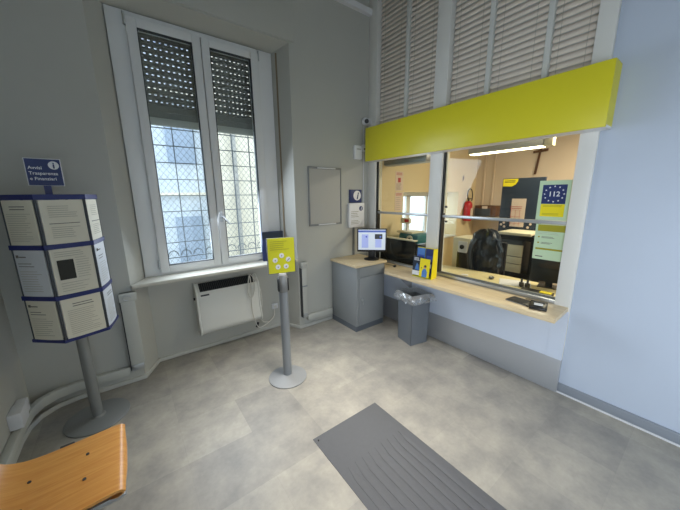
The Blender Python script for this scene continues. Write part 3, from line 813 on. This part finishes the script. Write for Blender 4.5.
MB().box((-.03, -.60, .312), (.03, .34, .372)).build('beam', 'dark_grey', ch, bevel=.004)
for y in (-.52,):
    MB().box((-.022, y-.022, .03), (.022, y+.022, .312)).build('leg', 'alu', ch, bevel=.003)
    MB().box((-.24, y-.03, .0), (.24, y+.03, .03)).build('foot', 'alu', ch, bevel=.006)
MB().box((-.022, .27, .03), (.022, .314, .312)).build('leg', 'alu', ch, bevel=.003)
MB().box((-.24, .262, .0), (.20, .322, .03)).build('foot', 'alu', ch, bevel=.006)

# ------------------------------------------------------------------ ribbed floor mat
mt = thing('floor_mat', 'dark grey rubber floor mat with tapered ribs', 'mat', (1.16, .2, 0))
MB().box((-.302, -1.2, 0), (.302, 1.295, .004)).build('sheet', 'rubber_mat', mt, bevel=.0015)
for i in range(9):
    x = -.255+.0585*i
    MB().prism([(x, -1.18), (x+.042, -1.18), (x+.042, .88+.01*(i % 2)), (x+.02, .98), (x, .88)], .004, .0075).build('rib', 'rubber_mat', mt, bevel=.001)
MB().cyl((-.275, 1.262, .004), (-.275, 1.262, .007), .006, 10).build('stud', 'black', mt)

# ------------------------------------------------------------------ things on the ledge
bh = thing('brochure_stand', 'yellow leaflet stand on the wood ledge left of the wide counter window', 'leaflet stand', (2.585, 1.93, .78), R(-84))
bh.scale = (1.2, 1, 1)
MB().box((-.09, .072, 0), (.098, .078, .33)).build('back_panel', 'yellow', bh)
MB().prism([(-.01, 0), (.10, 0), (.10, .33), (.02, .33)], .098, .104, 'x').build('side_panel', 'yellow', bh)
MB().box((-.10, -.012, 0), (.098, .10, .006)).build('shelf', 'lime_paper', bh)
def leaflet(x, y, z, wd, hh, m_, label, tilt=-6, extra=None):
    t = thing('leaflet', label, 'leaflet', (0, 0, 0))
    t.matrix_world = Matrix.Translation((2.585, 1.93, .787)) @ Matrix.Rotation(R(-84), 4, 'Z') @ Matrix.Diagonal((1.2, 1, 1, 1)) @ Matrix.Translation((x, y, z)) @ Matrix.Rotation(R(tilt), 4, 'X')
    MB().box((-wd/2, -.003, 0), (wd/2, .003, hh)).build('cover', m_, t)
    if extra: extra(t, wd, hh)
    return t
def e_dark(t, wd, hh):
    MB().box((-wd/2, -.004, 0), (wd/2, -.003, .05)).build('white_strip', 'white_sign', t)
    lines(MB(), -wd/2+.01, wd/2-.01, hh-.02, hh-.045, 3, -.0031, .005).build('printed_title', 'white_sign', t)
    MB().prism([(-.02, .06), (.03, .06), (.015, .12), (0, .14), (-.012, .10)], -.004, -.003, 'y').build('printed_figure', 'blue_mid', t)
def e_yel(t, wd, hh):
    MB().prism([(-.022, .0), (.026, .0), (.03, .06), (.016, .095), (-.008, .095), (-.022, .06)], -.0042, -.003, 'y').build('printed_person_shirt', 'blue_mid', t)
    disc(MB(), .006, .113, -.0031, .014).build('printed_person_head', 'skin_print', t)
    disc(MB(), .008, .124, -.0033, .012).build('printed_person_hair', 'print_dark', t)
    disc(MB(), -.03, .10, -.0031, .005).build('printed_mark', 'navy', t)
def e_blue(t, wd, hh):
    MB().box((-wd/2+.01, -.004, hh*.55), (wd/2-.01, -.003, hh*.75)).build('printed_panel', 'blue_print', t)
    MB().box((-wd/2+.01, -.004, hh*.30), (wd/2-.02, -.003, hh*.45)).build('printed_panel', 'white_sign', t)
leaflet(-.045, .052, .008, .082, .31, 'blue_mid', 'tall blue leaflet at the back left of the yellow leaflet stand', -2, e_blue)
leaflet(.045, .050, .008, .082, .31, 'navy', 'tall violet blue leaflet at the back right of the yellow leaflet stand', -2, e_blue)
leaflet(-.06, -.0, .012, .088, .215, 'navy_dark', 'dark leaflet with a white foot at the front left of the leaflet stand', -6, e_dark)
leaflet(.035, -.03, .012, .10, .205, 'yellow', 'yellow leaflet picturing a person in a blue shirt at the front of the stand', -6, e_yel)

pd = thing('payment_pad', 'flat black signature pad on the right part of the wood ledge', 'signature pad', (2.64, .925, .781), R(-97))
pd.scale = (1.2, 1.25, 1)
MB().box((-.085, -.055, 0), (.075, .055, .012)).build('body', 'black', pd, bevel=.004)
MB().box((-.07, -.04, .012), (.04, .045, .0135)).build('display', 'black_soft', pd)
MB().box((-.08, -.056, .002), (.06, -.0545, .006)).build('edge_strip', 'alu', pd)
tm = thing('card_terminal', 'small black card terminal with a silver display on the ledge end', 'card terminal', (2.595, .785, .781), R(-75))
tm.scale = (1.15, 1.2, 1.1)
MB().prism([(-.05, 0), (.055, 0), (.055, .038), (.03, .042), (-.05, .022)], -.052, .052, 'x').build('body', 'black', tm, bevel=.006)
MB().prism([(-.032, .0315), (.0, .0375), (-.001, .0395), (-.033, .0335)], -.026, .026, 'x').build('display', 'paper_blue', tm)
k = MB()
for i in range(3): k.box((-.03+.024*i, .012, .040), (-.014+.024*i, .03, .0445))
k.build('keys', 'dark_grey', tm)
o = MB().tube(smoothpath([(2.66, .79, .80), (2.70, .81, .787), (2.74, .85, .788), (2.735, .93, .787)]), .003, 6).build('cable', 'black'); tag(o, 'short black cable between the card terminal and the signature pad', 'cable')

# posters on the glass (local x = world -y)
ps = thing('emergency_poster', 'framed poster with 112 in a ring of white stars on the wide counter window', 'poster', (gx-.003, .862, 1.49), -PI/2)
MB().box((-.112, -.003, -.015), (.11, 0, .31)).build('sheet', 'green_paper', ps)
MB().box((-.085, -.004, .12), (.083, -.003, .275)).build('blue_panel', 'navy', ps)
MB().box((-.085, -.004, .015), (.083, -.003, .118)).build('yellow_panel', 'yellow', ps)
text('112', .055, 0, .182, -.0045, 'number', 'white_sign', ps, 'CENTER', 0, .001)
for i in range(12):
    a = 2*PI*i/12; x = .068*math.cos(a); z = .200+.062*math.sin(a); pts = []
    for k in range(10):
        r_ = .0085 if k % 2 == 0 else .0036; q = PI/2+2*PI*k/10; pts.append((x+r_*math.cos(q), z+r_*math.sin(q)))
    MB().prism(pts, -.005, -.004, 'y').build('star', 'white_sign', ps)
lines(MB(), -.07, .07, .108, .098, 2, -.0041, .003, .1).build('printed_text', 'olive_print', ps)
lines(MB(), -.07, .05, .04, .03, 2, -.0041, .003, .1).build('printed_text', 'olive_print', ps)
ps = thing('notice_poster', 'pale green notice with olive bands below the 112 poster', 'poster', (gx-.003, .85, 1.135), -PI/2)
MB().box((-.112, -.003, 0), (.11, 0, .305)).build('sheet', 'green_paper', ps)
MB().box((-.095, -.004, .245), (.105, -.003, .30)).build('olive_band', 'olive_print', ps)
MB().box((-.095, -.004, .085), (.10, -.003, .10)).build('olive_band', 'olive_print', ps)
for z in (.195, .145):
    disc(MB(), -.08, z, -.0031, .007).build('bullet', 'olive_print', ps)
    lines(MB(), -.06, .035, z+.003, z-.006, 2, -.0031, .0035).build('printed_text', 'print_grey', ps)
lines(MB(), -.09, .09, .235, .222, 2, -.0031, .002).build('printed_text', 'print_pale', ps)
MB().box((-.09, -.004, .022), (-.035, -.003, .03)).build('printed_emblem', 'print_grey', ps)

# ------------------------------------------------------------------ office behind the glass
dk = thing('teller_desk', 'cream teller desk behind the wide counter window', 'desk', (BK+.01, .3, 0))
MB().prism([(0, 0), (.50, 0), (.52, 1.1), (.42, 1.95), (0, 1.95)], .73, .76).build('desktop', 'desk_cream', dk, bevel=.003)
for y in (.05, 1.85): MB().box((.05, y, 0), (.40, y+.03, .73)).build('side_panel', 'cream_plastic', dk)
sc2 = thing('desk_screen', 'black low desk screen with a cream top edge behind the narrow counter window', 'partition', (3.06, 2.43, 0))
MB().box((0, 0, .0), (.025, .67, 1.075)).build('panel', 'black_soft', sc2)
MB().box((-.012, -.01, 1.075), (.06, .675, 1.09)).build('top_edge', 'cream_plastic', sc2)
MB().tube(smoothpath([(-.01, .42, 1.06), (-.014, .40, .9), (-.012, .30, .80), (-.014, .16, .82), (-.012, .06, .84)]), .004, 6).build('cable', 'dark_grey', sc2)
MB().tube(smoothpath([(-.01, .64, .95), (-.014, .55, .84), (-.012, .46, .76), (-.014, .36, .74)]), .004, 6).build('cable', 'dark_grey', sc2)
o = thing('desk_equipment', 'dark desktop computer tower behind the leaflet stand', 'computer', (3.06, 2.265, 0))
MB().box((0, 0, .62), (.25, .15, 1.045)).build('case', 'black', o, bevel=.006)
MB().box((0.02, .02, 0), (.23, .13, .62)).build('pedestal', 'cream_plastic', o)
for i in range(4): MB().box((-.004, .03, .70+.08*i), (0, .08, .72+.08*i)).build('port_row', 'board_grey', o)
# scale behind
sk = thing('parcel_scale', 'teal parcel scale with a red lettered display on a pole beyond the desk screen', 'scale', (3.5, 2.82, 0))
MB().box((-.15, -.22, 0), (.25, .22, .93)).build('stand', 'cream_plastic', sk)
MB().box((-.14, -.21, .93), (.2, .16, 1.12)).build('body', 'teal', sk, bevel=.03)
MB().cyl((-.142, -.07, 1.045), (-.155, -.07, 1.045), .055).build('dial', 'cream_plastic', sk)
MB().cyl((-.155, -.07, 1.045), (-.158, -.07, 1.045), .02).build('dial_hub', 'black', sk)
MB().cyl((-.05, .08, 1.1), (-.05, .08, 1.27), .012).build('pole', 'alu', sk)
d_ = MB().box((-.09, -.0, 1.265), (-.04, .17, 1.345)).build('display', 'cream_plastic', sk, bevel=.006)
MB().box((-.094, .01, 1.285), (-.09, .09, 1.33)).build('red_digits', 'red', d_)
MB().box((-.14, -.10, 1.12), (.15, .2, 1.15)).build('tray', 'cream_plastic', sk, bevel=.01)
# office window
ow = thing('window_2', 'office window in the cream wall recess', None, (0, OY1+.33, 0), kind='structure')
f = MB()
for a, b_ in (((3.64, .89), (3.70, 1.735)), ((4.12, .95), (4.22, 1.68)), ((4.68, .95), (4.74, 1.68)), ((5.18, .89), (5.24, 1.735))): f.box((a[0], 0, a[1]), (b_[0], .06, b_[1]))
f.box((3.70, 0, 1.66), (5.18, .06, 1.735)).box((3.70, 0, .89), (5.18, .06, .95)).build('window_frame', 'white_pvc', ow, bevel=.004)
MB().box((3.70, .025, .95), (5.18, .031, 1.66)).build('pane', 'window_glass', ow)
struct(MB().box((3.64, OY1-.03, .875), (5.24, OY1+.32, .893)), 'window_2_sill', 'marble')
# extinguisher
ex = thing('fire_extinguisher', 'red fire extinguisher hung on the office wall', 'fire extinguisher', (5.47, OY1-.085, 1.17))
MB().lathe([(.07, 0), (.078, .015), (.078, .31), (.068, .355), (.035, .385), (.02, .39)]).build('cylinder', 'red', ex)
MB().cyl((0, 0, .385), (0, 0, .43), .018).build('valve', 'black', ex)
MB().box((-.02, -.07, .425), (.02, .03, .44)).build('handle', 'black', ex)
MB().prism([(-.035, .06), (.045, .06), (.045, .25), (-.035, .25)], -.083, -.077, 'y').build('label_plate', 'pink_paper', ex)
MB().tube(smoothpath([(-.02, -.02, .42), (-.075, -.02, .47), (-.085, -.02, .55), (-.03, -.02, .62), (.05, -.02, .60), (.09, -.02, .52), (.075, -.03, .42), (.03, -.04, .40)]), .010, 8).build('hose', 'black', ex)
MB().box((-.02, .05, .30), (.02, .085, .36)).build('wall_bracket', 'dark_grey', ex)
o = MB().box((-.02, -.006, 0), (.02, 0, .09)).build('wall_plate', 'brown'); o.location = (5.36, OY1, 1.95); tag(o, 'small brown plate on the office wall above the extinguisher', 'wall plate')
for (xx, z0, z1, l_, st_) in ((3.53, 1.755, 2.05, 'upper of the two faint printed notices on the cream office wall', 0), (3.53, 1.44, 1.735, 'lower of the two faint printed notices on the cream office wall', 1)):
    t = thing('wall_notice', l_, 'notice', (xx, OY1, z0))
    MB().box((-.09, -.003, 0), (.09, 0, z1-z0)).build('sheet', 'pink_paper', t)
    lines(MB(), -.07, .07, z1-z0-.02, z1-z0-.05, 3, -.0031, .006, .1).build('printed_heading', 'red_print', t)
    if st_ == 0: MB().box((-.03, -.004, .13), (.03, -.003, .20)).build('printed_emblem', 'red_print', t)
    lines(MB(), -.07, .07, .11 if st_ == 0 else .21, .02, 7, -.0031, .004).build('printed_text', 'print_grey', t)
# lights
def fixture(loc, ln, label, lit, wd=.16):
    t = thing('strip_light', label, 'ceiling light', loc)
    MB().box((-wd/2, -ln/2, .0), (wd/2, ln/2, .085)).build('housing', 'board_grey' if lit else 'frame_grey', t, bevel=.006)
    if lit: MB().box((-wd/2+.012, -ln/2+.02, -.012), (wd/2-.012, ln/2-.02, .0)).build('diffuser', 'tube_light', t)
    else: MB().box((-wd/2+.012, -ln/2+.02, -.012), (wd/2-.012, ln/2-.02, .0)).build('diffuser', 'board_grey', t)
    for s_ in (-1, 1): MB().cyl((0, s_*ln*.35, .085), (0, s_*ln*.35, OH-loc[2]), .004).build('suspension_wire', 'alu', t)
    return t
fixture((4.5, 2.04, 2.30), 1.01, 'long lit strip light hanging over the office', True)
fixture((3.2, 2.72, 2.115), .74, 'unlit grey strip light seen through the narrow counter window', False)
o = MB().box((4.42, 1.43, 2.29), (4.52, 1.528, 2.41)).build('light_switch_box', 'cream_plastic', bevel=.005); tag(o, 'cream box at the right end of the lit strip light', 'box')
m_ = MB().cyl((4.47, 1.48, 2.41), (4.47, 1.48, OH), .005).build('rod', 'alu', o)
# far wall things
FX = OX-.1
cr = thing('crucifix', 'brown wooden cross with a long shaft leaning on the far office wall', 'cross', (FX-.012, 2.06, 2.02), -PI/2)
cr.rotation_euler = (0, R(0), -PI/2)
MB().prism([(-.045, .0), (-.015, .0), (.032, .44), (.002, .44)], -.02, 0, 'y').build('shaft', 'brown', cr)
MB().prism([(-.09, .355), (.125, .37), (.125, .41), (-.09, .39)], -.028, -.004, 'y').build('crossbar', 'brown', cr)
pn = struct
for i, (y, z0) in enumerate(((2.98, 1.45), (2.80, 1.45))):
    o = MB().box((FX-.02, y-.012, z0), (FX, y+.012, OH)).build('cable_duct', 'cream_far'); tag(o, ('narrow cable duct in the far office corner', 'narrow cable duct right of the corner one on the far office wall')[i], 'cable duct')
o = thing('wall_unit', 'brown box shaped wall unit behind the navy display totem', 'wall unit', (FX-.2, 2.81, 1.26), -PI/2)
MB().box((-.21, -.0, 0), (.20, .19, .21)).build('housing', 'brown', o, bevel=.004)
MB().box((-.20, -.01, .01), (.10, 0, .15)).build('front_grille', 'dark_grey', o); MB().box((-.06, -.012, .15), (.04, -.0, .20)).build('label_plate', 'pink_paper', o)
sb = MB().box((FX-.25, 2.2, 1.20), (FX, 3.10, 1.25)).build('wall_shelf', 'cream_plastic'); tag(sb, 'cream shelf on the far office wall below the brown unit', 'shelf')
# navy totem
tt = thing('display_totem', 'navy cardboard display with a yellow corner flash standing in the office', 'display', (4.75, 1.83, 0), -PI/2)
MB().box((-.30, 0, 0), (.27, .04, 1.92)).build('panel', 'navy_dark', tt, bevel=.003)
ov = [(-.29, 1.91), (-.29, 1.80)]+[(-.29+.20*math.sin(R(a))+.02, 1.80+.11*(1-math.cos(R(a)))) for a in range(15, 91, 15)]
MB().prism([(-.29, 1.91), (-.29, 1.805), (-.16, 1.80), (-.11, 1.83), (-.085, 1.87), (-.08, 1.91)], -.003, 0, 'y').build('yellow_flash', 'yellow', tt)
lines(MB(), -.27, -.11, 1.885, 1.865, 2, -.0035, .008, .1).build('printed_heading', 'print_dark', tt)
nt_ = MB().box((-.135, -.006, 1.2), (.06, -.001, 1.62)).build('pinned_calendar', 'pink_paper', tt)
lines(MB(), -.15, .015, 1.50, 1.475, 2, -.0065, .008, .05).build('printed_text', 'red_print', nt_)
g = MB()
for x in (-.13, -.07, -.01): g.box((x, -.008, 1.22), (x+.003, -.006, 1.45))
for z in (1.25, 1.35, 1.45): g.box((-.14, -.008, z), (.01, -.006, z+.003))
g.build('printed_grid', 'red_print', nt_)
for x, z in ((-.26, 1.22), (-.22, 1.25), (-.21, 1.19), (.12, 1.2), (.15, 1.25)): disc(MB(), x, z, -.001, .018, .003).build('printed_dot', 'pink_paper', tt)
MB().prism([(.04, 0), (.34, 0), (.04, 1.2)], -.02, .0, 'x').build('rear_strut', 'navy_dark', tt)

# cabinets / copier
kp = thing('office_copier', 'black and cream office copier behind the coat', 'copier', (4.35, 1.80, 0), -PI/2)
MB().box((-.43, -.02, 0), (.45, .38, .60)).build('base_cabinet', 'black', kp, bevel=.006)
MB().box((-.40, -.02, .60), (.20, .38, 1.08)).build('body', 'dark_grey', kp, bevel=.01)
MB().box((.30, -.02, .60), (.45, .38, 1.14)).build('side_tower', 'black', kp, bevel=.01)
MB().box((-.12, -.06, 1.125), (.31, .38, 1.165)).build('lid', 'cream_plastic', kp, bevel=.01)
MB().box((-.42, -.05, 1.06), (.40, .36, 1.12)).build('control_strip', 'black', kp)
for z, z1_ in ((.60, .715), (.725, .82), (.83, .99)): MB().box((.0, -.04, z), (.215, -.0, z1_)).build('drawer', 'cream_plastic', kp, bevel=.004)
cc2 = thing('cream_cabinet', 'cream safe like cabinet with a round dial left of the coat', 'cabinet', (4.2, 2.40, 0), -PI/2)
MB().box((-.16, 0, 0), (.14, .4, 1.02)).build('body', 'cream_plastic', cc2, bevel=.01)
MB().box((-.07, -.01, .0), (.13, 0, .80)).build('dark_front', 'black', cc2)
MB().box((-.06, -.012, .79), (.09, -.0, .97)).build('dial_plate', 'white_sign', cc2); MB().cyl((.01, -.012, .88), (.01, -.03, .88), .035).build('dial', 'black', cc2)
# swivel chair with coat
oc = thing('office_chair', 'office chair behind the desk, almost hidden by a padded coat', 'chair', (3.98, 1.73, 0))
for i in range(5):
    a = 2*PI*i/5+.3; MB().cyl((0, 0, .09), (.28*math.cos(a), .28*math.sin(a), .05), .022, 10, .014).build('leg', 'black', oc)
    MB().cyl((.28*math.cos(a)-.012, .28*math.sin(a), .025), (.28*math.cos(a)+.012, .28*math.sin(a), .025), .025).build('caster', 'black', oc)
MB().cyl((0, 0, .08), (0, 0, .46), .028).build('gas_lift', 'dark_grey', oc)
MB().box((-.22, -.23, .44), (.24, .23, .52)).build('seat', 'black_soft', oc, bevel=.03, seg=3)
MB().box((-.245, -.18, .55), (-.20, .18, 1.10)).build('backrest', 'black_soft', oc, bevel=.02, seg=3)
MB().box((-.24, -.03, .42), (-.21, .03, .6)).build('back_bracket', 'dark_grey', oc)
ct = thing('padded_coat', 'black quilted coat draped over the office chair', 'coat', (3.60, 1.73, .62))
from mathutils import noise as NZ
mb = MB(); nU, nV = 56, 46; rings = []
for j in range(nV+1):
    v = j/nV; z = .64*v
    k = min(1, (1-v)/.16); top_ = math.sqrt(max(.0, 1-(1-k)**2))
    hwid = (.150+.055*math.sin(min(1, (1-v)*1.25)*PI*.72))*(.25+.75*top_)
    dep = (.095*(1-.25*v))*(.3+.7*top_)
    ring = []
    for i in range(nU):
        a = 2*PI*i/nU; c_, s_ = math.cos(a), math.sin(a)
        p = Vector((c_*1.2, s_*2.2, v*3.6))
        n1 = NZ.noise(p*1.4+Vector((3, 1, 7))); n2 = abs(NZ.noise(p*2.3+Vector((9, 4, 2))))
        seam = abs(math.sin(v*PI*5+.9*n1*3))**.45
        q = .86+.15*seam+.30*n1-.22*n2
        ring.append(mb.bm.verts.new((dep*c_*q, hwid*s_*(.93+.35*n1)+.02*(v-.5), z+.03*n1)))
    rings.append(ring)
for A, B in zip(rings, rings[1:]):
    for i in range(nU): mb.bm.faces.new((A[i], A[(i+1) % nU], B[(i+1) % nU], B[i]))
mb.bm.faces.new(rings[0][::-1]); mb.bm.faces.new(rings[-1])
mb.build('body', 'coat', ct)
sl_ = MB(); sl_.tube([(-.075, .10, .52), (-.105, .135, .44), (-.115, .15, .33), (-.11, .14, .22), (-.10, .12, .10)], .034, 12); sl_.build('sleeve', 'coat', ct)

# desk top things
rm = thing('teller_monitor', 'black teller monitor seen behind the pale green notice', 'monitor', (3.36, .955, .76), R(-80))
MB().box((-.17, -.01, .05), (.17, .02, .33)).build('bezel', 'black', rm, bevel=.005); MB().box((-.03, .0, 0), (.03, .02, .08)).build('neck', 'black', rm); MB().box((-.09, -.06, 0), (.09, .08, .008)).build('base', 'black', rm)
o = thing('desk_tray', 'black desk tray with a yellow slip and stamps behind the ledge end', 'tray', (3.03, .95, .76), R(-85))
MB().box((-.13, -.05, 0), (.13, .06, .028)).build('tray', 'black', o, bevel=.006)
MB().box((.03, -.035, .028), (.12, .03, .034)).build('yellow_slip', 'yellow', o)
o = thing('stamp_holder', 'pair of dark rubber stamps standing on the teller desk', 'stamp', (3.16, 1.10, .76))
for y in (-.025, .03):
    MB().cyl((0, y, 0), (0, y, .045), .022).build('stamp_body', 'black', o); MB().cyl((0, y, .045), (0, y, .085), .010).build('stamp_grip', 'dark_grey', o)
o = thing('desk_phone', 'small dark rounded device alone on the cream desk left of the stamps', 'device', (3.20, 1.45, .76))
MB().ball((0, 0, .016), .035, (1, .8, .5)).build('body', 'dark_grey', o); MB().ball((-.012, 0, .025), .018, (1, .8, .5)).build('dome', 'alu', o)
for i, (x, y, l_, s_) in enumerate(((3.23, 1.22, 'white paper slips spread on the cream desk behind the stamps', .12), (3.12, 1.72, 'small white paper slip on the cream desk near the mullion', .03))):
    o = MB().box((-s_, -s_*1.2, 0), (s_, s_*1.2, .004)).build('paper_slip', 'white_sign'); o.location = (x, y, .761); o.rotation_euler = (0, 0, .4); tag(o, l_, 'paper')
o = MB().ball((0, 0, .02), .025, (1, .8, .8)).build('tape_roll', 'black'); o.location = (2.99, 2.02, .761); tag(o, 'small black tape roll on the desk beside the dark window jamb', 'tape')
